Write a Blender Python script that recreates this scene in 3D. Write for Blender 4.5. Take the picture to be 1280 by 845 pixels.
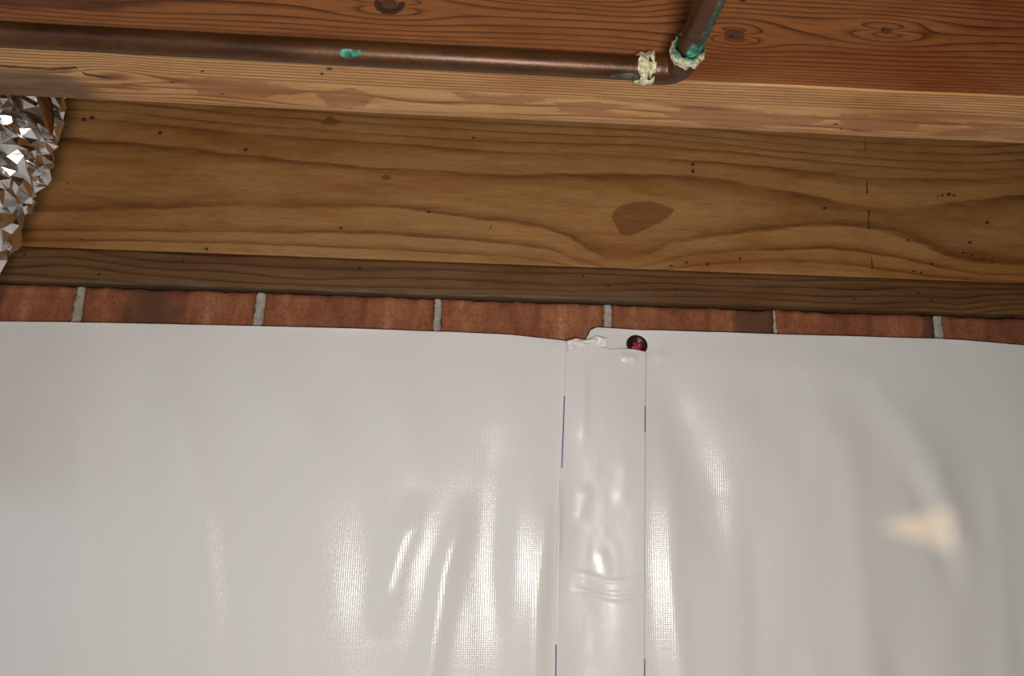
import bpy, math, random
import numpy as np
from mathutils import Matrix, Vector

random.seed(7)
rng = np.random.default_rng(11)
scene = bpy.context.scene
for o in list(bpy.data.objects):
    bpy.data.objects.remove(o)
col = scene.collection

# ------------------------------------------------------------------ camera
FPX, IW, IH = 960.0, 1280, 845
CAM = np.array([0.0, -0.858, -0.287])
_p, _y, _r = np.radians([13.0, 3.2, 1.1])
C_F = np.array([math.sin(_y)*math.cos(_p), math.cos(_y)*math.cos(_p), math.sin(_p)])
_r0 = np.array([math.cos(_y), -math.sin(_y), 0.0])
_u0 = np.cross(_r0, C_F)
C_R = _r0*math.cos(_r) + _u0*math.sin(_r)
C_U = -_r0*math.sin(_r) + _u0*math.cos(_r)
cd = bpy.data.cameras.new('camera')
cd.sensor_width = 36.0
cd.lens = FPX/IW*36.0
cd.clip_start = 0.01
cam = bpy.data.objects.new('camera', cd)
col.objects.link(cam)
cam.matrix_world = Matrix(((C_R[0], C_U[0], -C_F[0], CAM[0]),
                           (C_R[1], C_U[1], -C_F[1], CAM[1]),
                           (C_R[2], C_U[2], -C_F[2], CAM[2]), (0, 0, 0, 1)))
scene.camera = cam


def at(x, y, Y=None, Z=None):
    """measured photo pixel -> point on the plane Y = const or Z = const of the place"""
    d = C_F + C_R*(x-IW/2)/FPX - C_U*(y-IH/2)/FPX
    t = (Y-CAM[1])/d[1] if Y is not None else (Z-CAM[2])/d[2]
    return CAM + t*d


# ------------------------------------------------------------------ light
world = bpy.data.worlds.new('world')
scene.world = world
world.use_nodes = True
bg = world.node_tree.nodes['Background']
bg.inputs[0].default_value = (0.80, 0.88, 1.0, 1)
bg.inputs[1].default_value = 0.85


def area(name, loc, target, size, power, color):
    l = bpy.data.lights.new(name, 'AREA')
    l.shape = 'DISK'; l.size = size; l.energy = power; l.color = color
    o = bpy.data.objects.new(name, l); col.objects.link(o)
    o.location = loc
    o.rotation_euler = (Vector(target)-Vector(loc)).to_track_quat('-Z', 'Y').to_euler()
    return o


# lamp carried at the viewer's side: the glints on liner and pipe, and the missing joist shadow on the
# rim board, both place it just behind and below the camera
area('work_lamp_offscreen', (0.04, -1.04, -0.43), (0.05, 0, -0.2), 0.16, 6.5, (1.0, 0.95, 0.89))
sun = bpy.data.lights.new('sun_offscreen', 'SUN')
sun.energy = 1.15; sun.angle = math.radians(0.6); sun.color = (1.0, 0.66, 0.32)
sun_o = bpy.data.objects.new('sun_offscreen', sun); col.objects.link(sun_o)
SUN_HIT = at(1158, 662, Y=-0.014)
SUN_DIR = Vector((-0.30, 1.0, -0.16)).normalized()          # travel direction
sun_o.rotation_euler = SUN_DIR.to_track_quat('-Z', 'Y').to_euler()
sun_o.location = Vector(SUN_HIT) - SUN_DIR*4

vs = scene.view_settings
vs.view_transform = 'Standard'; vs.look = 'None'
vs.exposure = 0.0; vs.gamma = 1.0; vs.use_curve_mapping = False


# ------------------------------------------------------------------ helpers
def lin(r, g, b):
    f = lambda c: (c/255/12.92) if c/255 <= 0.04045 else ((c/255+0.055)/1.055)**2.4
    return (f(r), f(g), f(b), 1.0)


class M:
    """tiny node builder"""
    def __init__(s, name):
        s.m = bpy.data.materials.new(name); s.m.use_nodes = True
        s.t = s.m.node_tree
        s.b = s.t.nodes['Principled BSDF']
        s.tc = None

    def put(s, sock, v):
        if isinstance(v, bpy.types.NodeSocket): s.t.links.new(v, sock)
        elif v is not None: sock.default_value = v

    def math(s, op, a, b=None, c=None, clamp=False):
        n = s.t.nodes.new('ShaderNodeMath'); n.operation = op; n.use_clamp = clamp
        for i, v in enumerate((a, b, c)): s.put(n.inputs[i], v)
        return n.outputs[0]

    def attr(s, name):
        n = s.t.nodes.new('ShaderNodeAttribute'); n.attribute_name = name
        return n.outputs['Fac']

    def obj(s, scale=(1, 1, 1)):
        if not s.tc: s.tc = s.t.nodes.new('ShaderNodeTexCoord')
        n = s.t.nodes.new('ShaderNodeMapping')
        s.t.links.new(s.tc.outputs['Object'], n.inputs[0]); n.inputs['Scale'].default_value = scale
        return n.outputs[0]

    def noise(s, scale, vec=(1, 1, 1), detail=3, rough=0.55, dist=0.0):
        n = s.t.nodes.new('ShaderNodeTexNoise')
        s.t.links.new(s.obj(vec), n.inputs['Vector'])
        n.inputs['Scale'].default_value = scale; n.inputs['Detail'].default_value = detail
        n.inputs['Roughness'].default_value = rough; n.inputs['Distortion'].default_value = dist
        return n.outputs[0]

    def ramp(s, fac, stops, interp='LINEAR'):
        n = s.t.nodes.new('ShaderNodeValToRGB'); e = n.color_ramp.elements
        n.color_ramp.interpolation = interp
        while len(e) < len(stops): e.new(0.5)
        for el, (p, c) in zip(e, stops):
            el.position = p; el.color = c if len(c) == 4 else (*c, 1)
        s.put(n.inputs[0], fac)
        return n.outputs[0]

    def step(s, v, lo, hi):
        n = s.t.nodes.new('ShaderNodeMapRange'); n.interpolation_type = 'SMOOTHSTEP'
        s.put(n.inputs[0], v); n.inputs[1].default_value = lo; n.inputs[2].default_value = hi
        return n.outputs[0]

    def mix(s, fac, a, b, mode='MIX'):
        n = s.t.nodes.new('ShaderNodeMix'); n.data_type = 'RGBA'; n.blend_type = mode
        s.put(n.inputs[0], fac); s.put(n.inputs[6], a); s.put(n.inputs[7], b)
        return n.outputs[2]

    def bump(s, h, dist, strength=1.0):
        n = s.t.nodes.new('ShaderNodeBump')
        n.inputs['Strength'].default_value = strength; n.inputs['Distance'].default_value = dist
        s.put(n.inputs['Height'], h)
        s.t.links.new(n.outputs[0], s.b.inputs['Normal'])

    def out(s, color=None, rough=None, metal=None, spec=None):
        s.put(s.b.inputs['Base Color'], color); s.put(s.b.inputs['Roughness'], rough)
        s.put(s.b.inputs['Metallic'], metal); s.put(s.b.inputs['Specular IOR Level'], spec)
        return s.m


def mesh(name, verts, faces, mat, parent=None, base=None, attrs=None, smooth=True, kind=None,
         label=None, cat=None, group=None):
    v = np.asarray(verts, float)
    b = np.zeros(3) if base is None else np.asarray(base, float)
    me = bpy.data.meshes.new(name)
    me.from_pydata((v-b).tolist(), [], faces)
    for k, a in (attrs or {}).items():
        at_ = me.attributes.new(k, 'FLOAT', 'POINT')
        at_.data.foreach_set('value', np.ascontiguousarray(a, np.float32).ravel())
    if smooth: me.polygons.foreach_set('use_smooth', [True]*len(me.polygons))
    if mat: me.materials.append(mat)
    me.update()
    o = bpy.data.objects.new(name, me); col.objects.link(o)
    o.location = b
    if parent is not None:
        o.parent = parent
        o.location = b - np.array(parent['_base'])
    if kind: o['kind'] = kind
    if label: o['label'] = label
    if cat: o['category'] = cat
    if group: o['group'] = group
    return o


def thing(name, loc, label, cat, group=None):
    o = bpy.data.objects.new(name, None); col.objects.link(o)
    o.location = loc; o.empty_display_size = 0.05
    o['label'] = label; o['category'] = cat; o['_base'] = [float(c) for c in loc]
    if group: o['group'] = group
    return o


def grid_faces(nu, nv, wrap_v=False):
    f = []
    for i in range(nu-1):
        for j in range(nv if wrap_v else nv-1):
            j2 = (j+1) % nv
            f.append((i*nv+j, (i+1)*nv+j, (i+1)*nv+j2, i*nv+j2))
    return f


_tab = rng.random((256, 256))


def vnoise(x, y, seed=0):
    """smooth value noise in [-1, 1]"""
    x = np.asarray(x, float)+seed*17.31; y = np.asarray(y, float)+seed*9.77
    x0 = np.floor(x).astype(int); y0 = np.floor(y).astype(int)
    fx = x-x0; fy = y-y0
    fx = fx*fx*(3-2*fx); fy = fy*fy*(3-2*fy)
    g = lambda a, b: _tab[a % 256, b % 256]
    v = (g(x0, y0)*(1-fx)+g(x0+1, y0)*fx)*(1-fy)+(g(x0, y0+1)*(1-fx)+g(x0+1, y0+1)*fx)*fy
    return 2*v-1


def fbm(x, y, seed=0, octs=3):
    return sum(vnoise(x*2**k, y*2**k, seed+k*3)*0.5**k for k in range(octs))


def gauss(d, w): return np.exp(-(d/w)**2)


def box_verts(x0, x1, y0, y1, z0, z1):
    v = [(x, y, z) for x in (x0, x1) for y in (y0, y1) for z in (z0, z1)]
    f = [(0, 1, 3, 2), (4, 6, 7, 5), (0, 4, 5, 1), (2, 3, 7, 6), (0, 2, 6, 4), (1, 5, 7, 3)]
    return v, f


# ------------------------------------------------------------------ materials
def wood(name, stops, ring_noise, fiber, mottled, mark_col, stain_col, speck=0.0, rough=0.62, spec=0.35,
         fiber_amt=0.25, bump=0.0004, ring_vec=(9, 60, 60), fade=0.5, mark_amt=0.8):
    m = M(name)
    ring = m.attr('ring')
    nz = m.math('SUBTRACT', m.noise(1.0, ring_vec, 4, 0.6), 0.5)
    r2 = m.math('MULTIPLY_ADD', nz, ring_noise, ring)
    fr = m.math('FRACT', r2)
    c = m.ramp(fr, stops)
    pale = m.mix(0.5, stops[1][1], stops[-1][1])
    c = m.mix(m.math('MULTIPLY', m.step(m.noise(1.0, (7, 40, 40), 3, 0.6), 0.38, 0.72), fade), c, pale)
    mk = m.step(m.math('ADD', m.attr('mark'), m.math('MULTIPLY', m.math('SUBTRACT', m.noise(1.0, (220, 320, 320), 3), 0.5), 0.35)), 0.42, 0.58)
    c = m.mix(m.math('MULTIPLY', mk, mark_amt), c, mark_col)
    strk = m.noise(1.0, (22, 150, 150), 4, 0.7, 0.3)
    c = m.mix(0.5, c, m.ramp(strk, [(0.3, (0.72, 0.66, 0.6)), (0.55, (1, 1, 1))]), 'MULTIPLY')
    fleck = m.noise(1.0, (70, 520, 520), 4, 0.75)
    c = m.mix(0.5, c, m.ramp(fleck, [(0.34, (0.62, 0.55, 0.48)), (0.52, (1, 1, 1))]), 'MULTIPLY')
    fib = m.noise(1.0, (14*fiber, 420*fiber, 420*fiber), 4, 0.65)
    c = m.mix(fiber_amt, c, m.ramp(fib, [(0.25, (0.25, 0.22, 0.2)), (0.72, (1, 1, 1))]), 'MULTIPLY')
    mot = m.noise(1.0, (5, 22, 22), 3, 0.6, 0.4)
    c = m.mix(m.step(mot, 0.42, 0.75), c, mottled, 'MULTIPLY')
    # stains and wear with their own outline
    wear = m.math('ADD', m.attr('stain'), m.math('MULTIPLY', m.math('SUBTRACT', m.noise(1.0, (25, 90, 90), 4, 0.65), 0.5), 0.8))
    c = m.mix(m.math('MULTIPLY', m.step(wear, 0.30, 0.85), 0.85), c, m.mix(m.step(strk, 0.35, 0.65), tuple(x*0.5 for x in stain_col[:3])+(1,), stain_col))
    if speck:
        sp = m.noise(1.0, (150, 260, 260), 1, 0.3)
        c = m.mix(m.step(sp, 0.80-speck, 0.83-speck), c, lin(50, 28, 14))
    dk = m.step(m.math('ADD', m.attr('dark'), m.math('MULTIPLY', m.math('SUBTRACT', m.noise(1.0, (300, 500, 500), 3), 0.5), 0.5)), 0.45, 0.6)
    c = m.mix(m.math('MULTIPLY', dk, 0.85), c, lin(38, 22, 14))
    h = m.math('ADD', m.math('MULTIPLY', fib, 0.6), m.math('MULTIPLY', fr, -0.5))
    m.bump(h, bump, 0.5)
    return m.out(c, rough, spec=spec)


def tri(l, d, mid=None):
    """ring profile: pale early wood darkening slowly to a late-wood line that ends sharply"""
    mid = mid or tuple((a+b)/2 for a, b in zip(l, d))
    return [(0.0, mid), (0.05, l), (0.58, l), (0.83, mid), (0.94, d), (1.0, mid)]


m_rim = wood('rim_pine', tri(lin(184, 136, 81), lin(126, 81, 39), lin(159, 112, 62)), 0.3, 1.0, lin(228, 205, 170),
             lin(134, 84, 42), lin(120, 90, 48), speck=0.0, rough=0.58, fiber_amt=0.3, ring_vec=(16, 110, 110), fade=0.7)
m_sill = wood('sill_pine', tri(lin(128, 92, 54), lin(80, 50, 26), lin(106, 72, 40)), 0.35, 1.0, lin(215, 195, 170),
              lin(70, 45, 28), lin(116, 96, 74), rough=0.7, fiber_amt=0.4)
m_joist = wood('joist_fir', tri(lin(142, 90, 49), lin(68, 36, 15), lin(112, 67, 34)), 0.22, 1.2, lin(225, 190, 160),
               lin(70, 46, 32), lin(90, 54, 40), rough=0.6, fiber_amt=0.3, fade=0.3)
m_subfloor = wood('subfloor_pine', tri(lin(140, 100, 60), lin(90, 55, 28)), 0.4, 1.0, lin(220, 200, 170),
                  lin(80, 50, 30), lin(100, 80, 60), rough=0.7)


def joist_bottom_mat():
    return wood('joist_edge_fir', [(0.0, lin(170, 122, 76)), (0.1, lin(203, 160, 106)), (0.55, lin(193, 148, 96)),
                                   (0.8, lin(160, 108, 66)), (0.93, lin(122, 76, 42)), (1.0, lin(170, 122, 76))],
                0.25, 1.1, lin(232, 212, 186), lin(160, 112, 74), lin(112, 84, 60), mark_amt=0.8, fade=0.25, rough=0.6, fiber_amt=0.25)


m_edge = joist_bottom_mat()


def brick_mat():
    m = M('brick_clay')
    n1 = m.noise(1.0, (38, 30, 9), 3, 0.6, 0.3)
    c = m.ramp(n1, [(0.25, lin(112, 66, 44)), (0.42, lin(142, 86, 58)), (0.58, lin(160, 100, 68)), (0.75, lin(184, 126, 90))])
    oi = m.t.nodes.new('ShaderNodeObjectInfo')
    c = m.mix(m.math('MULTIPLY', oi.outputs['Random'], 0.45), c, lin(122, 70, 48))
    n2 = m.noise(1.0, (260, 260, 260), 4, 0.75)
    c = m.mix(0.6, c, m.ramp(n2, [(0.32, (0.42, 0.36, 0.33)), (0.55, (1, 1, 1))]), 'MULTIPLY')
    wear = m.math('ADD', m.attr('stain'), m.math('MULTIPLY', m.math('SUBTRACT', m.noise(1.0, (60, 60, 40), 4, 0.65), 0.5), 0.7))
    c = m.mix(m.math('MULTIPLY', m.step(wear, 0.35, 0.7), 0.85), c, lin(92, 64, 46))
    m.bump(m.math('ADD', n2, m.math('MULTIPLY', n1, 1.5)), 0.0008, 0.6)
    return m.out(c, 0.85, spec=0.25)


def mortar_mat():
    m = M('mortar')
    n2 = m.noise(1.0, (500, 500, 500), 3, 0.75)
    n1 = m.noise(1.0, (90, 90, 60), 3, 0.6)
    c = m.ramp(n1, [(0.3, lin(164, 156, 140)), (0.7, lin(208, 202, 188))])
    c = m.mix(0.5, c, m.ramp(n2, [(0.35, (0.55, 0.53, 0.5)), (0.6, (1, 1, 1))]), 'MULTIPLY')
    m.bump(n2, 0.0012, 0.8)
    return m.out(c, 0.9, spec=0.2)


m_brick = brick_mat()
m_mortar = mortar_mat()


def sheet_mat(name, base, weave, rough):
    m = M(name)
    sep = m.t.nodes.new('ShaderNodeSeparateXYZ')
    m.t.links.new(m.obj(), sep.inputs[0])
    c = base
    st = m.noise(1.0, (6, 6, 130), 2, 0.5)
    if weave:
        wx = m.math('SINE', m.math('MULTIPLY', sep.outputs[0], 2*math.pi/0.0023))
        wz = m.math('SINE', m.math('MULTIPLY', sep.outputs[2], 2*math.pi/0.0023))
        jit = m.noise(1.0, (520, 520, 300), 2, 0.6)
        h = m.math('ADD', m.math('MULTIPLY', wx, 0.36), m.math('MULTIPLY', wz, 0.10))
        h = m.math('ADD', h, m.math('MULTIPLY', jit, 1.1))
        h = m.math('ADD', h, m.math('MULTIPLY', st, 0.6))
        m.bump(h, 0.00022, weave)
    else:
        h = m.noise(1.0, (45, 45, 28), 2, 0.5)
        m.bump(h, 0.0007, 0.2)
    return m.out(c, rough, spec=0.36)


m_sheet = sheet_mat('woven_poly', lin(228, 226, 222), 0.42, 0.21)
m_tape = sheet_mat('white_tape', lin(228, 225, 221), 0, 0.25)


def plain(name, c, rough, metal=0.0, spec=0.5, noise=0.0, nscale=60):
    m = M(name)
    if noise:
        n = m.noise(1.0, (nscale,)*3, 4, 0.65)
        c2 = m.ramp(n, [(0.3, tuple(x*(1-noise) for x in c[:3])), (0.7, c)])
        m.bump(n, 0.0006, 0.4)
        return m.out(c2, rough, metal, spec)
    return m.out(c, rough, metal, spec)


m_ink = plain('violet_ink', lin(118, 108, 158), 0.5, noise=0.15, nscale=200)
m_ground = plain('ground_sheet', lin(196, 193, 188), 0.5, noise=0.08, nscale=12)
m_backwall = plain('block_wall', lin(128, 116, 102), 0.9, noise=0.3, nscale=20)
m_pin = plain('dark_red_pin', lin(58, 26, 20), 0.35, noise=0.3, nscale=200)
m_pincore = plain('red_core', lin(176, 34, 56), 0.35, noise=0.45, nscale=500)
m_crust = None


def copper_mat():
    m = M('aged_copper')
    n1 = m.noise(1.0, (18, 60, 60), 4, 0.6)
    c = m.ramp(n1, [(0.3, lin(58, 33, 16)), (0.5, lin(78, 47, 24)), (0.72, lin(94, 60, 32))])
    n2 = m.noise(1.0, (300, 300, 300), 3, 0.6)
    c = m.mix(0.35, c, m.ramp(n2, [(0.3, (0.5, 0.45, 0.4)), (0.6, (1, 1, 1))]), 'MULTIPLY')
    jag = m.math('MULTIPLY', m.math('SUBTRACT', m.noise(1.0, (160, 160, 160), 4, 0.7), 0.5), 1.0)
    g = m.step(m.math('ADD', m.attr('green'), jag), 0.40, 0.62)
    hv = m.noise(1.0, (170, 170, 170), 3, 0.6)
    gc = m.ramp(hv, [(0.35, lin(24, 66, 58)), (0.5, lin(40, 116, 98)), (0.65, lin(104, 170, 142))])
    c = m.mix(g, c, gc)
    d = m.step(m.math('ADD', m.attr('dgreen'), jag), 0.40, 0.62)
    c = m.mix(d, c, m.ramp(hv, [(0.4, lin(34, 52, 42)), (0.65, lin(86, 98, 74))]))
    dull = m.math('MAXIMUM', g, d)
    met = m.math('MULTIPLY_ADD', dull, -0.4, 0.4)
    ro = m.math('ADD', m.math('MULTIPLY', n1, 0.25), m.math('MULTIPLY_ADD', dull, 0.35, 0.26))
    m.bump(m.math('ADD', n2, m.math('MULTIPLY', dull, 1.4)), 0.0003, 0.5)
    return m.out(c, ro, met)


def crust_mat():
    m = M('mineral_crust')
    n = m.noise(1.0, (330, 330, 330), 4, 0.65)
    c = m.ramp(n, [(0.32, lin(112, 122, 84)), (0.45, lin(178, 172, 128)), (0.58, lin(214, 206, 182)), (0.75, lin(232, 228, 214))])
    g = m.attr('green')
    c = m.mix(m.step(m.math('ADD', g, m.math('SUBTRACT', n, 0.5)), 0.4, 0.65), c, m.ramp(n, [(0.35, lin(22, 76, 68)), (0.52, lin(48, 136, 118)), (0.7, lin(124, 190, 168))]))
    m.bump(n, 0.002, 0.9)
    return m.out(c, 0.8, spec=0.3)


def foil_mat():
    m = M('crumpled_foil')
    n = m.noise(1.0, (60, 60, 60), 3, 0.6)
    c = m.ramp(n, [(0.3, (0.66, 0.63, 0.60)), (0.7, (0.88, 0.87, 0.86))])
    m.bump(m.noise(1.0, (90, 90, 90), 2, 0.5), 0.002, 0.3)
    return m.out(c, 0.24, 1.0)


m_copper = copper_mat()
m_crust = crust_mat()
m_foil = foil_mat()
m_kraft = wood('kraft_tape', tri(lin(146, 98, 52), lin(112, 70, 34)), 0.4, 1.0, lin(220, 200, 170), lin(80, 50, 30), lin(100, 70, 44))


# ------------------------------------------------------------------ structure
X0, X1 = -1.20, 1.55
FLOOR, CEIL = -0.95, 0.235

v, f = box_verts(-2.4, 2.4, -2.4, 0.12, FLOOR-0.1, FLOOR)
mesh('floor', v, f, m_ground, kind='structure', smooth=False)

# foundation wall: hidden core below the top course
v, f = box_verts(-2.4, 2.4, 0.006, 0.12, FLOOR, -0.102)
wall = mesh('wall_back', v, f, m_mortar, base=(0, 0, FLOOR), kind='structure', smooth=False)
wall['_base'] = [0.0, 0.0, FLOOR]

# unseen wall added behind the viewer; its triangular gap shapes the sun patch
BY = -2.3
def back_hit(px, py):
    p = Vector(at(px, py, Y=-0.014))
    return p + SUN_DIR*((BY-p.y)/SUN_DIR.y)
tri_pts = [back_hit(1100, 657), back_hit(1192, 634), back_hit(1198, 690)]
ox0, ox1, oz0, oz1 = -0.6, 2.4, FLOOR, CEIL
P = [(ox0, BY, oz0), (ox1, BY, oz0), (ox1, BY, oz1), (ox0, BY, oz1)]
A, B, C = [tuple(p) for p in tri_pts]
verts = P+[A, B, C]
faces = [(0, 4, 3), (3, 4, 5), (3, 5, 2), (2, 5, 6), (2, 6, 1), (1, 6, 4), (1, 4, 0)]
bw = mesh('sun_mask_wall', verts, faces, m_backwall, base=(0, BY, FLOOR), kind='structure', smooth=False)
v, f = box_verts(2.4, 2.5, -2.3, 0.12, FLOOR, CEIL)
mesh('added_wall_right', v, f, m_backwall, base=(2.4, 0, FLOOR), kind='structure', smooth=False)  # unseen side wall, added so daylight comes mainly from the left


def board_attrs(n): return {k: np.zeros(n) for k in ('ring', 'mark', 'dark', 'stain')}


v, f = box_verts(-2.4, 2.4, -2.4, 0.12, CEIL, CEIL+0.02)
a = board_attrs(8)
mesh('ceiling', v, f, m_subfloor, attrs=a, kind='structure', smooth=False)


# bricks of the top course
def brick(xa, xb, seed, groove=None, stain=None, wall=wall):
    nx, nz = 41, 15
    z0, z1 = -0.1005, -0.0432
    xs = np.linspace(0, 1, nx); zs = np.linspace(0, 1, nz)
    V = []; S = []
    for i, u in enumerate(xs):
        for j, w in enumerate(zs):
            x = xa+(xb-xa)*u; z = z0+(z1-z0)*w
            e = min(u*(xb-xa), (1-u)*(xb-xa), (w*(z1-z0)), ((1-w)*(z1-z0)))
            y = 0.0015 + 0.0009*float(fbm(x*60, z*60, seed)) + 0.0035*math.exp(-e/0.0022)
            if j == nz-1: z += -0.0008+0.0014*float(fbm(x*130, 3.3, seed, 3))
            if i in (0, nx-1): x += 0.0010*float(fbm(z*160, 1.7, seed))
            if groove and abs(w-groove) < 0.04: y += 0.0018
            V.append((x, y, z)); S.append(0 if not stain else float(np.clip(1-abs(x-stain[0])/stain[1], 0, 1))*stain[2])
    F = [tuple(reversed(q)) for q in grid_faces(nx, nz)]
    # sides: extrude the border back
    border = [i*nz for i in range(nx)]+[(nx-1)*nz+j for j in range(1, nz)]+[i*nz+nz-1 for i in range(nx-2, -1, -1)]+[j for j in range(nz-2, 0, -1)]
    n0 = len(V)
    for b in border:
        V.append((V[b][0], 0.098, V[b][2])); S.append(S[b])
    m_ = len(border)
    for k in range(m_):
        k2 = (k+1) % m_
        F.append((border[k], border[k2], n0+k2, n0+k))
    F.append(tuple(n0+k for k in range(m_-1, -1, -1)))
    return mesh('brick', V, F, m_brick, parent=wall, base=((xa+xb)/2, 0, z0), attrs={'stain': S})


# joint centres along the course (metres), with widths
joints = [(-1.248, .010), (-1.045, .010), (-0.843, .010), (-0.641, .010), (-0.4415, .0105), (-0.241, .0115), (-0.0385, .0095), (0.1605, .0105), (0.3595, .003), (0.560, .0115), (0.762, .010), (0.963, .010), (1.164, .010), (1.366, .010), (1.568, .010)]
opts = {1: dict(), 2: dict(groove=0.80), 3: dict(stain=(-0.36, 0.10, 0.75)), 5: dict(groove=0.42),
        6: dict(stain=(0.345, 0.075, 1.15)), 7: dict(stain=(0.548, 0.02, 1.0)), 8: dict(stain=(0.62, 0.05, 0.5))}
for k in range(len(joints)-1):
    (a, wa), (b, wb) = joints[k], joints[k+1]
    brick(a+wa/2, b-wb/2, 5+(k-2)*3, **{q: w for q, w in opts.get(k-1, {}).items()})
for k, (jx, jw) in enumerate(joints[1:-1]):
    nz = 24
    V = []; F = []
    lean = (0.001, -0.001, -0.0020, 0.0025, 0.003, 0.0005, 0.0, 0.0, -0.001, 0.0, 0.001, -0.002, 0.0)[k]
    for j in range(nz):
        t = j/(nz-1); z = -0.1005+t*0.0560
        top = 0.0 if j < nz-1 else 0.002
        l = jw/2*0.98 + 0.0009*random.uniform(-1, 1); r = jw/2*0.98 + 0.0009*random.uniform(-1, 1)
        cx = jx+lean*(t-0.7)
        for q in range(6):
            s = q/5
            V.append((cx-l+(l+r)*s, 0.0024+0.0012*random.uniform(-1, 1)+(0.004 if q in (0, 5) else 0), z))
    F = [tuple(reversed(q)) for q in [(i*6+q, i*6+q+1, (i+1)*6+q+1, (i+1)*6+q) for i in range(nz-1) for q in range(5)]]
    F = [tuple(reversed(q)) for q in F]
    n0 = len(V)
    for i in range(nz):
        for q in (0, 5): V.append((V[i*6+q][0], 0.09, V[i*6+q][2]))
    for i in range(nz-1):
        F.append((i*6, (i+1)*6, n0+2*(i+1), n0+2*i)); F.append((i*6+5, n0+2*i+1, n0+2*(i+1)+1, (i+1)*6+5))
    t_ = (nz-1)*6
    F.append((t_, t_+1, t_+2, t_+3, t_+4, t_+5, n0+2*(nz-1)+1, n0+2*(nz-1)))
    mesh('mortar_joint', V, F, m_mortar, parent=wall, base=(jx, 0, -0.1005))


# ------------------------------------------------------------------ timber
def profile(yf, yb, z0, z1, r, step_f, step_b):
    """closed cross section, front top -> front bottom -> bottom -> back; returns (y, z) points"""
    pts = []
    for z in np.arange(z1-r, z0+r, -step_f): pts.append((yf, z))
    for a in np.linspace(0, math.pi/2, 4): pts.append((yf+r-r*math.cos(a), z0+r-r*math.sin(a)))
    for y in np.arange(yf+r+step_b, yb-r, step_b): pts.append((y, z0))
    for a in np.linspace(0, math.pi/2, 4): pts.append((yb-r+r*math.sin(a), z0+r-r*math.cos(a)))
    pts += [(yb, (z0+z1)/2), (yb, z1), (yf+r, z1)]
    return np.array(pts)


def sweep(name, xs, pr, mat, attrs, wob=0.0, seed=0, **kw):
    nx, n = len(xs), len(pr)
    X = np.repeat(xs[:, None], n, 1); Yv = np.repeat(pr[None, :, 0], nx, 0).copy(); Z = np.repeat(pr[None, :, 1], nx, 0).copy()
    if wob:
        Yv += wob*fbm(X*9, Z*30, seed); Z += wob*fbm(X*7, Yv*30, seed+5)
    V = np.stack([X, Yv, Z], -1).reshape(-1, 3)
    F = [tuple(reversed(q)) for q in grid_faces(nx, n, True)]
    F.append(tuple(range(n))); F.append(tuple((nx-1)*n+j for j in range(n-1, -1, -1)))
    return mesh(name, V, F, mat, attrs={k: a.reshape(-1) for k, a in attrs.items()}, **kw)


def lines_field(px, py, lines, levels):
    """ring value between hand-measured grain lines (piecewise linear down each column)"""
    L = np.array([np.interp(px[:, 0], [p[0] for p in ln], [p[1] for p in ln]) for ln in lines])   # (nl, nx)
    for k in range(1, len(L)): L[k] = np.maximum(L[k], L[k-1]+1.5)
    out = np.zeros_like(px)
    for i in range(px.shape[0]):
        lv = [l[i] if isinstance(l, np.ndarray) else l for l in levels]
        y = py[i]
        out[i] = np.interp(y, L[:, i], lv)
        s0 = (lv[1]-lv[0])/(L[1, i]-L[0, i])
        out[i] += np.where(y < L[0, i], (y-L[0, i])*s0, 0)
    return out


def to_px(X, Y, Z):
    d = np.stack([X-CAM[0], Y-CAM[1], Z-CAM[2]], -1)
    w = d @ C_F
    return IW/2+FPX*(d @ C_R)/w, IH/2-FPX*(d @ C_U)/w


def inside(qx, qy, poly, soft):
    """0..1 field that crosses 0.5 on the outline of a polygon"""
    P_ = np.array(poly, float); n_ = len(P_)
    best = np.full(qx.shape, 1e9); ins = np.zeros(qx.shape, bool)
    for i in range(n_):
        p, q = P_[i], P_[(i+1) % n_]
        d = q-p
        u = np.clip(((qx-p[0])*d[0]+(qy-p[1])*d[1])/(d@d), 0, 1)
        best = np.minimum(best, np.hypot(qx-p[0]-u*d[0], qy-p[1]-u*d[1]))
        cross = (p[1] > qy) != (q[1] > qy)
        ins ^= cross & (qx < (q[0]-p[0])*(qy-p[1])/(q[1]-p[1]+1e-9)+p[0])
    return np.clip(0.5+np.where(ins, best, -best)/soft*0.5, 0, 1)


xs = np.arange(X0, X1+0.001, 0.0025)

# rim joist: broad flat-sawn figure with an oval knot
pr = profile(0.0, 0.038, 0.0, CEIL-0.001, 0.0015, 0.0022, 0.012)
nx, n = len(xs), len(pr)
GX = np.repeat(xs[:, None], n, 1); GY = np.repeat(pr[None, :, 0], nx, 0); GZ = np.repeat(pr[None, :, 1], nx, 0)
px, py = to_px(GX, GY*0, GZ)
Bl = [(-300, 150), (0, 166), (70, 170), (170, 177), (250, 186), (330, 195), (430, 206), (540, 213), (640, 219), (760, 216), (860, 219), (900, 224), (930, 231), (960, 236), (1000, 244), (1040, 253), (1070, 259), (1110, 261), (1150, 258), (1200, 251), (1240, 246), (1280, 243), (1600, 225)]
Cl = [(-300, 270), (0, 267), (100, 265), (200, 261), (320, 257), (400, 258), (480, 258), (540, 264), (600, 273), (640, 277), (680, 284), (712, 296), (735, 312), (757, 323), (785, 325), (810, 317), (840, 303), (880, 296), (920, 291), (960, 287), (1000, 284), (1040, 282), (1070, 284), (1090, 290), (1120, 300), (1150, 315), (1175, 326), (1200, 329), (1280, 331), (1600, 335)]
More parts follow.
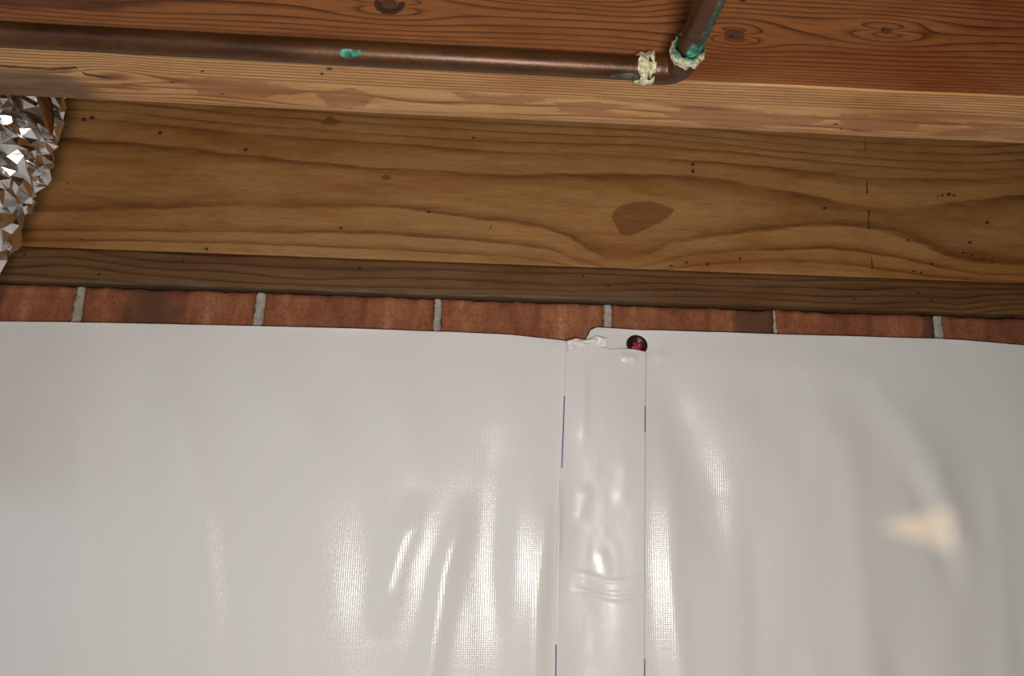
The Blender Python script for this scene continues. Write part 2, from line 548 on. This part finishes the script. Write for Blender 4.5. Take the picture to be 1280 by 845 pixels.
Dl = [(-300, 280), (0, 289), (160, 289), (320, 290), (480, 293), (560, 298), (640, 305), (690, 313), (720, 326), (757, 336), (800, 334), (830, 325), (860, 318), (910, 314), (960, 313), (1020, 311), (1060, 315), (1100, 322), (1150, 334), (1200, 343), (1280, 346), (1600, 352)]
El = [(-300, 292), (0, 302), (200, 301), (320, 304), (440, 310), (560, 316), (640, 321), (690, 328), (730, 337), (757, 342), (800, 341), (840, 335), (880, 330), (930, 327), (960, 326), (1040, 330), (1090, 338), (1140, 346), (1280, 356), (1600, 365)]
U1 = [(-300, 120), (0, 140), (160, 150), (320, 167), (450, 175), (560, 184), (640, 190), (740, 192), (800, 196), (860, 200), (960, 208), (1040, 218), (1100, 222), (1200, 224), (1280, 220), (1600, 215)]
U2 = [(-300, 105), (0, 128), (160, 140), (320, 156), (480, 168), (640, 177), (800, 181), (900, 188), (960, 195), (1060, 205), (1130, 210), (1180, 213), (1280, 210), (1600, 200)]
U3 = [(-300, 95), (0, 118), (160, 128), (320, 143), (480, 155), (640, 165), (800, 171), (900, 179), (960, 187), (1040, 193), (1100, 199), (1200, 203), (1280, 199), (1600, 190)]
U4 = [(-300, 85), (0, 108), (160, 118), (320, 133), (480, 146), (640, 154), (800, 162), (960, 178), (1040, 185), (1120, 190), (1220, 193), (1280, 189), (1600, 180)]
U5 = [(p[0], p[1]-10) for p in U4]
mid = [(p[0], (p[1]+np.interp(p[0], [q[0] for q in Cl], [q[1] for q in Cl]))/2) for p in Bl]
Bo = [(p[0], p[1]+28) for p in []]
cmid = np.interp(px[:, 0], [-300, 0, 300, 640, 800, 960, 1040, 1100, 1160, 1280, 1600], [0.0, 0.1, 0.15, 0.1, 0.1, 0.5, 0.76, 0.86, 0.78, 0.3, 0.1])
lv = [5.98, 4.98, 3.98, 2.98, 1.98, 0.98, cmid, 0.98, 1.98, 2.98]
end = [(-300, 306), (0, 318), (640, 342), (757, 352), (1280, 372), (1600, 380)]
ring = lines_field(px, py, [U5, U4, U3, U2, U1, Bl, mid, Cl, Dl, El, end], lv+[4.3])
a = board_attrs((nx, n)); a['ring'] = ring
# oval knot, outlined as a rounded drop
a['mark'] = inside(px, py, [(765, 272), (767, 264), (773, 258), (785, 254), (800, 252), (815, 252), (830, 256), (843, 262), (838, 270), (826, 278), (810, 285), (795, 292), (784, 295), (775, 292), (770, 283)], 7)
tx, ty = px-413, py-152
a['mark'] = np.maximum(a['mark'], inside(px, py, [(400, 155), (408, 147), (414, 144), (420, 149), (428, 154), (415, 157)], 5))
a['mark'] = np.maximum(a['mark'], 0.7*gauss(px-483, 10)*gauss(py-222, 6))
# grey smear, split mark and peg holes
a['stain'] = 0.45*gauss(px-165, 70)*gauss(py-256, 18)
for hx, hy, hr in ((1186, 243, 3.5), (1178, 244, 2.6), (1193, 244, 2.4), (1172, 245, 2), (884, 330, 3.2), (858, 328, 2.8), (925, 323, 2.8), (839, 332, 2.6), (1234, 278, 3.2), (1212, 303, 3), (1142, 339, 2.8),
                   (1152, 341, 2.4), (1165, 330, 2.6), (1204, 316, 2.6), (1214, 319, 2.4), (1240, 327, 2.6), (1090, 335, 2.2), (426, 285, 3.2), (307, 187, 3.4), (200, 166, 3.6),
                   (105, 149, 4), (115, 147, 4), (85, 230, 2.4), (100, 299, 2.4), (536, 265, 3), (592, 172, 2.6), (1031, 260, 3), (866, 205, 3), (866, 214, 3), (258, 311, 3), (1135, 300, 2.6)):
    a['dark'] = np.maximum(a['dark'], 1.1*np.exp(-((px-hx)/(hr*0.95))**2-((py-hy)/(hr*0.72))**2))
for hx, y0, y1 in ((1082, 172, 190), (1084, 222, 242), (1086, 262, 288), (1090, 320, 335), (866, 202, 218), (614, 280, 289)):
    a['dark'] = np.maximum(a['dark'], 0.68*gauss(px-hx, 2.2)*((py > y0) & (py < y1)))
sweep('rim_joist', xs, pr, m_rim, a, 0.0003, 3, base=(0, 0.019, 0), label='wide yellow-brown pine rim board with an oval knot and swooping grain, above the sill plate', cat='board')

# sill plate
pr = profile(-0.003, 0.118, -0.0412, -0.0006, 0.0025, 0.0025, 0.02)
n = len(pr)
GX = np.repeat(xs[:, None], n, 1); GY = np.repeat(pr[None, :, 0], nx, 0); GZ = np.repeat(pr[None, :, 1], nx, 0)
t = -GZ/0.041
a = board_attrs((nx, n))
w = 4.8+1.0*fbm(GX*1.3, 0.3+GX*0, 4, 2)+2.5*gauss(GX-0.72, 0.22)
a['ring'] = t*w + 0.9*fbm(GX*3.0, t*1.3, 8, 3) + 1.3*gauss(GX+0.46, 0.07)*(1-t) - 0.9*gauss(GX-0.585, 0.03)*t + 0.6*np.sin(GX*2.1)
a['stain'] = np.clip((t-0.80)*4.5, 0, 1.0)*(0.75+0.4*fbm(GX*7, GX*0, 12))
for hx, hy in ((-0.42, -.031), (-0.13, -.012), (0.13, -.012), (0.16, -.023), (0.24, -.024), (0.43, -.005), (0.455, -.029), (0.535, -.018), (0.55, -.027), (-0.33, -.012), (-0.505, -.010)):
    a['dark'] = np.maximum(a['dark'], 1.05*np.exp(-((GX-hx)/0.0030)**2-((GZ-hy)/0.0019)**2))
sweep('sill_plate', xs, pr, m_sill, a, 0.0004, 9, base=(0, 0.06, -0.0412), label='narrow dark brown sill plate lying on the brick course', cat='board')

# near floor joist: reddish side face, pale bottom edge
JF, JB = -0.401, -0.337
pr = profile(JF, JB, 0.0, CEIL-0.001, 0.002, 0.002, 0.002)
n = len(pr)
GX = np.repeat(xs[:, None], n, 1); GY = np.repeat(pr[None, :, 0], nx, 0); GZ = np.repeat(pr[None, :, 1], nx, 0)
s = GZ*1000                      # mm above the bottom edge
x_at = lambda p, q: (at(p, q, Y=JF)[0], at(p, q, Y=JF)[2]*1000)
sp = 2.3+np.clip(s-14, 0, 40)*0.034
ringf = s/sp + 0.28*fbm(GX*3, s/25, 21, 3) + 0.4*fbm(GX*1.0, s/60, 22, 2)
knots = [(*x_at(486, 6), 5.5, 4.2), (*x_at(918, 43), 6.0, 3.0), (*x_at(1108, 38), 5.5, 4.0)]
for kx, ks, R, asp in knots:
    dx = (GX-kx)*1000/asp; dz = s-ks
    ringf += -dz/sp*(R*R*1.8)/(dx*dx+dz*dz+R*R*0.45)
for (hx, hy, wx, ws, amp) in ((690, -14, 0.06, 12, 2.6), (790, 10, 0.03, 7, 1.0), (1210, 36, 0.05, 6, 0.8), (120, 10, 0.1, 12, 1.4)):
    cx, cs = x_at(hx, hy)
    ringf += amp*np.exp(-((GX-cx)/wx)**2-((s-cs)/ws)**2)
tb = (GY-JF)*1000                # mm back from the front edge on the bottom
warp = fbm(GX*7, tb/14, 31, 3)
flat = np.clip((tb-26)/10, 0, 1)
ringb = tb/2.7*(1-0.0*flat)
ringb = np.where(tb < 26, tb/3.5, 26/3.5 + (tb-26)/15.0) + flat*(1.25*fbm(GX*5.5, tb/17, 33, 3)+0.5*fbm(GX*2, tb/40, 35, 2)) + (1-flat)*0.55*fbm(GX*4, tb/30, 37, 2)
ringb += 1.5*gauss(GX-at(130, 80, Z=0)[0], 0.022)*gauss(tb-20, 14)
ringb += np.where(tb > 56, (tb-56)/4, 0)
bottom = (GZ < 0.0019) & (GY < JB-0.0005)
a = board_attrs((nx, n))
a['ring'] = np.where(bottom, ringb, ringf)
for (kx, ks, R, asp), g in zip(knots, (1.0, 1.0, 0.62)):
    a['mark'] = np.maximum(a['mark'], np.where(bottom, 0, g*1.15*np.exp(-((GX-kx)*1000/(R*1.35))**2-((s-ks)/(R*0.8))**2)))
kx, ks = x_at(487, 4)
rr = np.hypot((GX-kx)*1000/1.25, s-ks)
a['dark'] = np.where(bottom, 0, 1.1*gauss(rr-6.5, 2.0)*(s < ks+3)+0.7*gauss((GX-kx)*1000+16, 9)*gauss(s-ks-4, 2.0))
for hx, hy, r_ in ((928, 0, 3), (1105, 37, 2), (913, 44, 2.0)):
    cx, cs = x_at(hx, hy)
    a['dark'] = np.maximum(a['dark'], np.where(bottom, 0, np.exp(-((GX-cx)*1000/r_)**2-((s-cs)/r_)**2)))
a['stain'] = np.where(bottom, 0, 1.1*gauss(GX-at(10, 5, Y=JF)[0], 0.095)*np.clip((s-24)/8, 0, 1))
bx = at(60, 105, Z=0)[0]
pbx, pby = to_px(GX, GY, GZ)
for poly in ([(825, 141), (860, 137), (950, 140), (1020, 145), (1032, 152), (1010, 158), (940, 160), (880, 155), (845, 150)], [(1050, 142), (1100, 145), (1150, 154), (1146, 160), (1110, 161), (1070, 160), (1050, 151)],
             [(1205, 151), (1290, 160), (1400, 172), (1400, 184), (1290, 178), (1235, 172), (1150, 168), (1215, 162)], [(690, 128), (745, 126), (790, 133), (750, 140), (700, 138)], [(1110, 143), (1190, 151), (1200, 155), (1160, 154)],
             [(560, 115), (650, 118), (690, 126), (640, 131), (580, 125)], [(395, 118), (440, 110), (470, 120), (455, 134), (410, 132)], [(220, 96), (290, 98), (360, 106), (380, 116), (330, 122), (250, 116)]):
    a['mark'] = np.maximum(a['mark'], np.where(bottom, inside(pbx, pby+3*fbm(GX*28, tb/9, 77, 2), poly, 9), 0))
crack = np.interp(pbx, [-200, 0, 60, 95, 105, 140], [82, 84, 88, 84, 92, 95])
a['dark'] = np.maximum(a['dark'], np.where(bottom & (pbx < 142), 0.85*gauss(pby-crack-2*fbm(GX*60, GX*0, 88), 2.2)*(0.7+0.5*fbm(GX*40, GX*0, 89)), 0))
a['stain'] += np.where(bottom, 1.15*np.clip((at(165, 105, Z=0)[0]-GX)/0.06, 0, 1)*np.clip((tb-28-4*warp)/7, 0, 1), 0)
for hx, hy, r_ in ((215, 103, 2.2), (277, 117, 2), (252, 89, 2), (412, 86, 2.5), (402, 92, 2.2), (74, 61, 2.2), (1045, 155, 2.2), (1052, 161, 2)):
    p = at(hx, hy, Z=0)
    a['dark'] = np.maximum(a['dark'], np.where(bottom, np.exp(-((GX-p[0])*1000/r_)**2-((GY-p[1])*1000/r_)**2), 0))
jo = sweep('floor_joist', xs, pr, m_joist, a, 0.0004, 15, base=(0, (JF+JB)/2, 0), label='heavy reddish-brown floor joist with pale bottom edge, behind the copper pipe', cat='joist')
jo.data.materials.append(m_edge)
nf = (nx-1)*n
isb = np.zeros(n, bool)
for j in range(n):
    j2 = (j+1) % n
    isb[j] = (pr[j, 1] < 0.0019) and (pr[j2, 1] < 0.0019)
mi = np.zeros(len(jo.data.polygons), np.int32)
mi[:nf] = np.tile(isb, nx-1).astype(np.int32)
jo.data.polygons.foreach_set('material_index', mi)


# ------------------------------------------------------------------ white wall liner
YS = -0.012


def S(px_, py_):
    p = at(px_, py_, Y=YS); return p[0], p[2]


def ridge(X, Z, pts, w, amp, soft=None):
    P_ = [np.array(S(*p)) for p in pts]
    best = np.full(X.shape, 1e9); tt = np.zeros(X.shape)
    tot = sum(np.linalg.norm(P_[i+1]-P_[i]) for i in range(len(P_)-1)); acc = 0
    for i in range(len(P_)-1):
        d = P_[i+1]-P_[i]; L = np.linalg.norm(d)
        u = np.clip(((X-P_[i][0])*d[0]+(Z-P_[i][1])*d[1])/(L*L), 0, 1)
        dist = np.hypot(X-P_[i][0]-u*d[0], Z-P_[i][1]-u*d[1])
        k = dist < best
        best = np.where(k, dist, best); tt = np.where(k, (acc+u*L)/tot, tt); acc += L
    sm = lambda q: np.clip(q, 0, 1)**2*(3-2*np.clip(q, 0, 1))
    env = sm(tt*3.0)*(1 if pts[-1][1] > 840 else sm((1-tt)*3.0))
    return amp*0.001*gauss(best*1000, w)*env


FX, FZ = S(797, 430)


def sheet_h(X, Z):
    """how far the liner stands proud of the wall (m)"""
    zt = np.clip((-0.07-Z)/0.12, 0, 1)
    lf = np.clip((X+0.30)/0.25, 0.35, 1)
    h = 0.0010*np.sin(X*52+1.6*np.sin(Z*5)+0.6)*zt*lf + 0.0030*fbm(X*9, Z*3.0, 41, 2)*zt + 0.0010*fbm(X*22, Z*7, 44, 2)*zt*lf
    R = [([(528, 610), (500, 690), (470, 800)], 15, 4.6), ([(585, 610), (556, 720), (535, 860)], 13, 4.2),
         ([(640, 470), (625, 560), (612, 720), (622, 860)], 28, -5.4), ([(690, 600), (672, 760), (668, 860)], 10, 2.4),
         ([(822, 448), (850, 520), (885, 620), (900, 760)], 22, -4.6), ([(820, 442), (900, 500), (985, 620), (1010, 860)], 30, 2.6),
         ([(835, 540), (838, 700), (850, 870)], 15, 4.2), ([(1000, 480), (1060, 560), (1090, 860)], 22, 2.8),
         ([(1055, 430), (1150, 560), (1215, 690), (1230, 800)], 22, 3.0), ([(1120, 560), (1175, 660), (1195, 760)], 14, -2.6),
         ([(820, 440), (960, 455), (1150, 470)], 20, 1.4), ([(95, 440), (105, 600), (90, 860)], 24, 3.6), ([(205, 430), (250, 640), (262, 860)], 20, 3.6),
         ([(165, 450), (175, 860)], 22, -3.0), ([(330, 430), (400, 560), (430, 860)], 30, 2.4), ([(430, 420), (330, 640)], 20, -1.4),
         ([(1240, 560), (1265, 860)], 18, 2.6), ([(940, 620), (950, 870)], 16, -2.2)]
    for pts, w, amp in R: h = h + ridge(X, Z, pts, w, amp)
    h = h - 0.0035*np.exp(-((X-FX)/0.016)**2-((Z-FZ)/0.016)**2)      # pulled in by the pin
    h = h + 0.0016*np.exp(-((X-FX-0.026)/0.010)**2-((Z-FZ+0.012)/0.008)**2)
    return np.clip(h, -0.006, 0.03)


def edge(px_pts):
    q = [S(*p) for p in px_pts]
    return [a_[0] for a_ in q], [a_[1] for a_ in q]


# top edges (as functions of x) and seam edges (as functions of z)
lt = edge([(-640, 408), (-320, 404), (0, 401), (200, 404), (400, 409), (560, 414), (640, 418), (700, 424), (740, 430), (800, 434)])
rt = edge([(690, 424), (734, 424), (737, 413), (746, 408.5), (800, 412), (900, 415), (1000, 418), (1175, 423), (1230, 427), (1280, 431), (1600, 446), (2000, 462)])
ZB = FLOOR+0.002


def liner(name, xa, xb, top, off, label, jag=None):
    n_x = int((xb-xa)/0.003); n_z = 290
    xs_ = np.linspace(xa, xb, n_x)
    zt = np.interp(xs_, *top)
    u = np.linspace(0, 1, n_z)**1.25
    X = np.repeat(xs_[:, None], n_z, 1)
    Z = zt[:, None]+(ZB-zt[:, None])*u[None, :]
    Y = -0.0095-off-sheet_h(X, Z)
    Y = np.minimum(Y, -0.0042-off)
    curl = np.exp(-(zt[:, None]-Z)/0.004)
    Y = Y + 0.0014*curl*fbm(X*14, X*0, 51)
    V = np.stack([X, Y, Z], -1).reshape(-1, 3)
    o = mesh(name, V, grid_faces(n_x, n_z), m_sheet, base=((xa+xb)/2, -0.01, ZB), label=label, cat='plastic sheet')
    md = o.modifiers.new('thickness', 'SOLIDIFY'); md.thickness = 0.0005; md.offset = 1
    o['_base'] = [(xa+xb)/2, -0.01, ZB]
    return o


xl_end = S(760, 640)[0]; xr0 = S(735, 640)[0]-0.002
left = liner('wall_liner', X0, xl_end, lt, 0.0, 'white woven plastic liner sheet with plain top edge, bare of pins, hung below the bricks')
right = liner('wall_liner', xr0, X1, rt, 0.0012, 'white woven plastic liner sheet pinned at its upper corner by a dark red fastener')

# seam tape
TL = edge([(707, 427), (704, 520), (700, 600), (696, 700), (694, 845), (690, 1100)])
TR = edge([(808, 440), (807, 520), (806.5, 640), (806, 845), (805, 1100)])
TT = [(707, 427), (716, 428), (728, 432), (742, 433), (752, 436), (770, 435), (790, 437), (808, 440)]
n_u, n_z = 61, 330
tape_top = [S(*p) for p in TT]
U = np.linspace(0, 1, n_u)
z_top = np.interp(U, np.linspace(0, 1, 8), [p[1] for p in tape_top])
VV = []
uz = np.linspace(0, 1, n_z)**1.15
Zt = z_top[:, None]+(ZB-z_top[:, None])*uz[None, :]
xl = np.interp(-Zt, [-z for z in TL[1]], TL[0]); xr = np.interp(-Zt, [-z for z in TR[1]], TR[0])
Xt = xl+(xr-xl)*U[:, None]
h = sheet_h(Xt, Zt)
ex = np.zeros_like(h)
mid_u = np.sin(np.pi*U)[:, None]
_, zc = S(750, 735)
for dz, amp in ((0.010, 0.9), (0.003, 0.8), (-0.006, 0.9)):
    ex += amp*0.001*gauss(Zt-zc-dz-0.004*np.sin(U*7)[:, None]*1.0, 0.0026)*np.clip((U[:, None]-0.15)*6, 0, 1)
ex += ridge(Xt, Zt, [(730, 450), (728, 560)], 6, 1.5) + ridge(Xt, Zt, [(748, 680), (762, 730)], 7, 0.7)
ex += ridge(Xt, Zt, [(700, 590), (697, 720)], 3, 1.8) + ridge(Xt, Zt, [(785, 560), (775, 640)], 9, 1.0) + ridge(Xt, Zt, [(735, 600), (722, 660)], 8, 1.0)
ex += ridge(Xt, Zt, [(772, 446), (800, 449)], 5, 2.0) + 0.0003*fbm(Xt*40, Zt*22, 61)*mid_u
ex += 0.0052*np.exp(-((Xt-FX)/0.013)**2-((Zt-FZ)/0.017)**2)
Yt = np.minimum(-0.0095-0.0026-h, -0.0042-0.0026)-ex
tape = mesh('seam_tape', np.stack([Xt, Yt, Zt], -1).reshape(-1, 3), grid_faces(n_u, n_z), m_tape, base=(float(xl.mean()), -0.012, ZB),
            label='smooth white tape strip running down the seam between the two liner sheets', cat='tape')
tape['_base'] = [float(xl.mean()), -0.012, ZB]
md = tape.modifiers.new('thickness', 'SOLIDIFY'); md.thickness = 0.0004; md.offset = 1

# crumpled loose end of the tape at its top left
nu_, nv_ = 26, 12
X_, Z_ = np.meshgrid(np.linspace(0, 1, nu_), np.linspace(0, 1, nv_), indexing='ij')
pl = [S(708, 427), S(720, 424.5), (S(732, 426)), S(745, 421), S(757, 424)]
pb = [S(710, 443), S(720, 436), S(733, 434), S(747, 434), S(757, 434)]
xx = np.interp(X_, np.linspace(0, 1, 5), [p[0] for p in pl])
zt_ = np.interp(X_, np.linspace(0, 1, 5), [p[1] for p in pl]); zb_ = np.interp(X_, np.linspace(0, 1, 5), [p[1] for p in pb])
zz = zt_+(zb_-zt_)*Z_
yy = -0.0155-0.0030*np.abs(fbm(X_*7, Z_*3, 71, 3))-0.0015*np.sin(Z_*np.pi)+0.002*Z_
mesh('crumpled_end', np.stack([xx, yy, zz], -1).reshape(-1, 3), grid_faces(nu_, nv_), m_tape, parent=tape, base=(xx.mean(), -0.014, zz.mean()), label='crumpled glossy tape end')

# printed violet edge lines showing beside the tape
def ink(parent, pts, off):
    q = []
    P_ = [S(*p) for p in pts]
    zs_ = np.linspace(P_[0][1], P_[-1][1], 30)
    xs_ = np.interp(-zs_, [-p[1] for p in P_], [p[0] for p in P_])
    V = []
    for s_ in (-0.0007, 0.0007):
        X = xs_+s_
        Y = np.minimum(-0.0095-sheet_h(X, zs_), -0.0042)-off
        V.append(np.stack([X, Y, zs_], -1))
    V = np.concatenate(V)
    mesh('printed_line', V, [(30+i, 30+i+1, i+1, i) for i in range(29)], m_ink, parent=parent, base=V.mean(0))


ink(tape, [(705.5, 495), (702.3, 585)], 0.0034)
ink(tape, [(695.2, 806), (694.5, 880)], 0.0034)
ink(tape, [(806.3, 508), (806.0, 540)], 0.0034)
ink(tape, [(805.6, 824), (805.4, 880)], 0.0034)

# pin
py0 = -0.0095-0.0012-float(sheet_h(np.array([FX]), np.array([FZ]))[0])-0.0006
pin = thing('liner_pin', (FX, py0, FZ), 'dark red round plastic pin head pressed into the liner beside the tape', 'fastener')


def lathe(name, prof, axis_o, mat, parent, seg=40, tilt=(0, 0), wob=0.0, **kw):
    V = []
    for r, d in prof:
        for k in range(seg):
            a_ = 2*math.pi*k/seg
            rr = r*(1+wob*random.uniform(-1, 1))
            x, z, y = rr*math.cos(a_), rr*math.sin(a_), -d*(1+wob*random.uniform(-1, 1))
            y += tilt[0]*x+tilt[1]*z
            V.append((axis_o[0]+x, axis_o[1]+y, axis_o[2]+z))
    F = grid_faces(len(prof), seg, True)
    F.append(tuple((len(prof)-1)*seg+k for k in range(seg)))
    return mesh(name, V, F, mat, parent=parent, base=axis_o, **kw)


lathe('pin_head', [(0.0110, -0.001), (0.0122, 0.0004), (0.0125, 0.0012), (0.0118, 0.0020), (0.0102, 0.0026), (0.0080, 0.0023), (0.0066, 0.0014), (0.002, 0.0012)], (FX, py0, FZ), m_pin, pin, tilt=(0.05, 0.12))
lathe('shank', [(0.003, -0.012), (0.003, 0.0012)], (FX, py0, FZ), m_pin, pin, seg=14)
lathe('pin_core', [(0.0056, 0.0010), (0.0052, 0.0022), (0.0040, 0.0028), (0.0022, 0.0026), (0.0008, 0.0024)], (FX-0.0006, py0, FZ-0.0030), m_pincore, pin, seg=14, wob=0.28, smooth=False, label='rough bright red core')


# ------------------------------------------------------------------ copper pipe
R_P = 0.0079
YP = JF-R_P-0.0025
pA = at(0, 43, Y=YP); pB = at(800, 85.5, Y=YP)
slope = (pB[2]-pA[2])/(pB[0]-pA[0])
lineZ = lambda x: pA[2]+slope*(x-pA[0])
corner = at(848, 87.5, Y=YP)
cx = corner[0]; O = np.array([cx, YP, lineZ(cx)])
d1 = np.array([1, 0, slope]); d1 /= np.linalg.norm(d1)
# riser leaves the elbow square to the run, upward and towards the viewer; its tilt is read off the photo
best = None
for ang in np.radians(np.arange(0, 90, 0.25)):
    dd = np.array([0, -math.cos(ang), math.sin(ang)])
    q = O+dd*0.05
    ppx, ppy = to_px(*[np.array(c) for c in q])
    o_x, o_y = to_px(*[np.array(c) for c in O])
    sl = math.atan2(float(o_y-ppy), float(ppx-o_x))
    e = abs(sl-math.atan2(60, 28))
    if best is None or e < best[0]: best = (e, dd, math.degrees(ang))
d2 = best[1]
pipe = thing('copper_pipe', (pA[0], YP, pA[2]), 'brown copper water pipe with green corrosion, elbowed, along the reddish joist', 'pipe')


def tube(name, path, radii, mat, parent, seg=28, attr_fn=None, jitter=None, **kw):
    path = np.array(path); npt = len(path)
    T = np.gradient(path, axis=0); T /= np.linalg.norm(T, axis=1)[:, None]
    up = np.array([0.0, -0.35, 1.0]); up = up-T[0]*(up@T[0]); up /= np.linalg.norm(up)
    V = []; A = []
    for i in range(npt):
        up = up-T[i]*(up@T[i]); up /= np.linalg.norm(up)
        sd = np.cross(T[i], up)
        for k in range(seg):
            a_ = 2*math.pi*k/seg
            r = radii[i]*(1 if jitter is None else 1+jitter(i, k))
            V.append(path[i]+r*(up*math.cos(a_)+sd*math.sin(a_)))
    V = np.array(V)
    F = [tuple(reversed(q)) for q in grid_faces(npt, seg, True)]
    F.append(tuple(range(seg))); F.append(tuple((npt-1)*seg+k for k in range(seg-1, -1, -1)))
    at_ = attr_fn(V) if attr_fn else {'green': np.zeros(len(V)), 'dgreen': np.zeros(len(V))}
    return mesh(name, V, F, mat, parent=parent, base=path[0], attrs=at_, **kw)


def pgreen(V):
    qx, qy = to_px(V[:, 0], V[:, 1], V[:, 2])
    front = V[:, 1] < YP
    g = 1.0*np.exp(-((qx-437)/15)**4-((qy-67)/7)**2)*front
    dg = (1.25*np.exp(-((qx-780)/17)**4-((qy-96.5)/4.5)**2) + 0.5*np.exp(-((qx-437)/20)**2-((qy-70)/9)**2))*front
    return {'green': g, 'dgreen': dg}


Lx = np.concatenate([np.linspace(X0, -0.2, 60), np.linspace(-0.2, cx-0.014, 160)[1:]])
tube('pipe_run', [(x, YP, lineZ(x)) for x in Lx], [R_P]*len(Lx), m_copper, pipe, attr_fn=pgreen)
# elbow fitting: sockets and a tight bend
RB = 0.0105; RE = 0.0098
pth = []; rad = []
for t_ in (0.022, 0.0215, 0.013): pth.append(O-d1*t_); rad.append(R_P if t_ == 0.022 else RE)
for t_ in np.linspace(0, 1, 16):
    a_ = t_*math.pi/2
    pth.append(O-d1*RB+d1*RB*math.sin(a_)+d2*RB*(1-math.cos(a_))); rad.append(RE*0.99)
for t_ in (0.013, 0.0205, 0.021): pth.append(O+d2*t_); rad.append(R_P if t_ == 0.021 else RE)
tube('elbow', pth, rad, m_copper, pipe)


def rgreen(V):
    d = (V-O)@d2
    side = (V-O)@d1
    g = 1.3*np.clip(1-np.abs(d-0.032)/0.017, 0, 1)*np.clip(0.72+side/0.012, 0, 1)
    dg = (0.66*np.clip(side/0.004+0.45, 0, 1)+0.05)*np.clip((d-0.025)/0.02, 0, 1)
    return {'green': g, 'dgreen': dg}


L2 = np.linspace(0.014, 0.36, 110)
top_t = min((CEIL-O[2])/d2[2]+0.02, 0.6)
L2 = np.linspace(0.014, top_t, 120)
tube('riser', [O+d2*t_ for t_ in L2], [R_P]*len(L2), m_copper, pipe, attr_fn=rgreen)


def crust(c, ax, rad_, wid, seed, green, keep, amp=0.30):
    """ragged mineral collar around a joint, kept to the angles where it has grown"""
    ns, nr = 11, 44
    pa = [c+ax*t_ for t_ in np.linspace(-wid, wid, ns)]
    jit = lambda i, k: (-0.20 if i in (0, ns-1) else 0.0)+amp*float(fbm(i*0.9+seed, k*0.55, seed, 2))*0.5+amp*0.25 + (0 if keep(2*math.pi*k/nr, i/(ns-1)) else -0.45)
    def af(V):
        return {'green': green(V), 'dgreen': np.zeros(len(V))}
    return tube('corrosion_crust', pa, [rad_]*ns, m_crust, pipe, seg=nr, attr_fn=af, jitter=jit, smooth=True, label='white and green mineral crust')


def camside(V, axis): return None


rj = random.Random(4)
cuts = [rj.uniform(0.1, 0.9) for _ in range(60)]
crust(O-d1*0.0225, d1, RE*0.96, 0.0062, 3, lambda V: np.zeros(len(V))+0.05, lambda a_, s_: (0.25+0.3*math.sin(a_*3)) < s_ + 0.25)
crust(O+d2*0.021, d2, RE*0.98, 0.0050, 9, lambda V: np.clip(((V-O)@d2-0.0225)/0.004, 0, 1)*0.75, lambda a_, s_: True)


# ------------------------------------------------------------------ foil-jacketed flexible duct
YD = -0.17
RD = 0.085
e0 = at(66, 100, Y=YD); e1 = at(60, 180, Y=YD); e2 = at(-5, 300, Y=YD)
duct = thing('flexible_duct', (e2[0]-0.1, YD, e2[2]), 'crumpled silver foil duct hanging beneath the joists beside the rim board', 'duct')
c0 = np.array([e0[0]-RD-0.002, YD, CEIL-0.004]); c1 = np.array([e1[0]-RD-0.004, YD, e1[2]+0.03])
dv = np.array([e2[0]-e1[0], 0, e2[2]-e1[2]]); dv /= np.linalg.norm(dv)
nrm = np.array([dv[2], 0, -dv[0]]); nrm = nrm if nrm[0] < 0 else -nrm
c2 = np.array(e1)+nrm*RD+dv*0.03; c3 = np.array(e2)+nrm*RD
c4 = c3+dv*0.30
ctrl = [c0, c1, c2, c3, c4]
tt = np.linspace(0, 1, 130)
cr = []
for t_ in tt:                      # Bezier-smoothed polyline (uniform cubic B-spline with clamped ends)
    k = t_*(len(ctrl)-1); i = min(int(k), len(ctrl)-2); f_ = k-i
    g = lambda j: ctrl[min(max(j, 0), len(ctrl)-1)]
    cr.append(((1-f_)**3*g(i-1)+(3*f_**3-6*f_**2+4)*g(i)+(-3*f_**3+3*f_**2+3*f_+1)*g(i+1)+f_**3*g(i+2))/6)
segd = 58
rd = random.Random(21)
NR = 64
path = [cr[int(i*(len(cr)-1)/(NR-1))] for i in range(NR)]
jt = np.array([[rd.uniform(-0.075, 0.03)+0.06*float(fbm(i*0.22, k*0.2, 93)) for k in range(segd)] for i in range(NR)])
fo = tube('foil_jacket', path, [RD]*NR, m_foil, duct, seg=segd, jitter=lambda i, k: jt[i, k], smooth=False)
import bmesh
bm = bmesh.new(); bm.from_mesh(fo.data)
for v_ in bm.verts:
    v_.co += Vector([rd.uniform(-0.0030, 0.0030) for _ in range(3)])
bmesh.ops.triangulate(bm, faces=[f_ for f_ in bm.faces if len(f_.verts) == 4])
bm.to_mesh(fo.data); bm.free()
# brown tape strip along the bay side of the jacket
st = []
pts = [(46, 112), (55, 130), (59, 150), (61, 170)]
wid_ = [7, 9, 6, 2]
V = []
for (qx, qy), w_ in zip(pts, wid_):
    for s_ in (-1, 1):
        V.append(at(qx+s_*w_*0.9+2, qy-s_*2, Y=YD-0.070+0.022*(s_ > 0)))
F = [(2*i, 2*i+1, 2*i+3, 2*i+2) for i in range(3)]
ks = mesh('tape_strip', V, F, m_kraft, parent=duct, base=V[0], attrs=board_attrs(len(V)), label='brown tape strip')
md = ks.modifiers.new('sub', 'SUBSURF'); md.levels = 2; md.render_levels = 2
md = ks.modifiers.new('thickness', 'SOLIDIFY'); md.thickness = 0.0012

for o in bpy.data.objects:
    if '_base' in o: del o['_base']
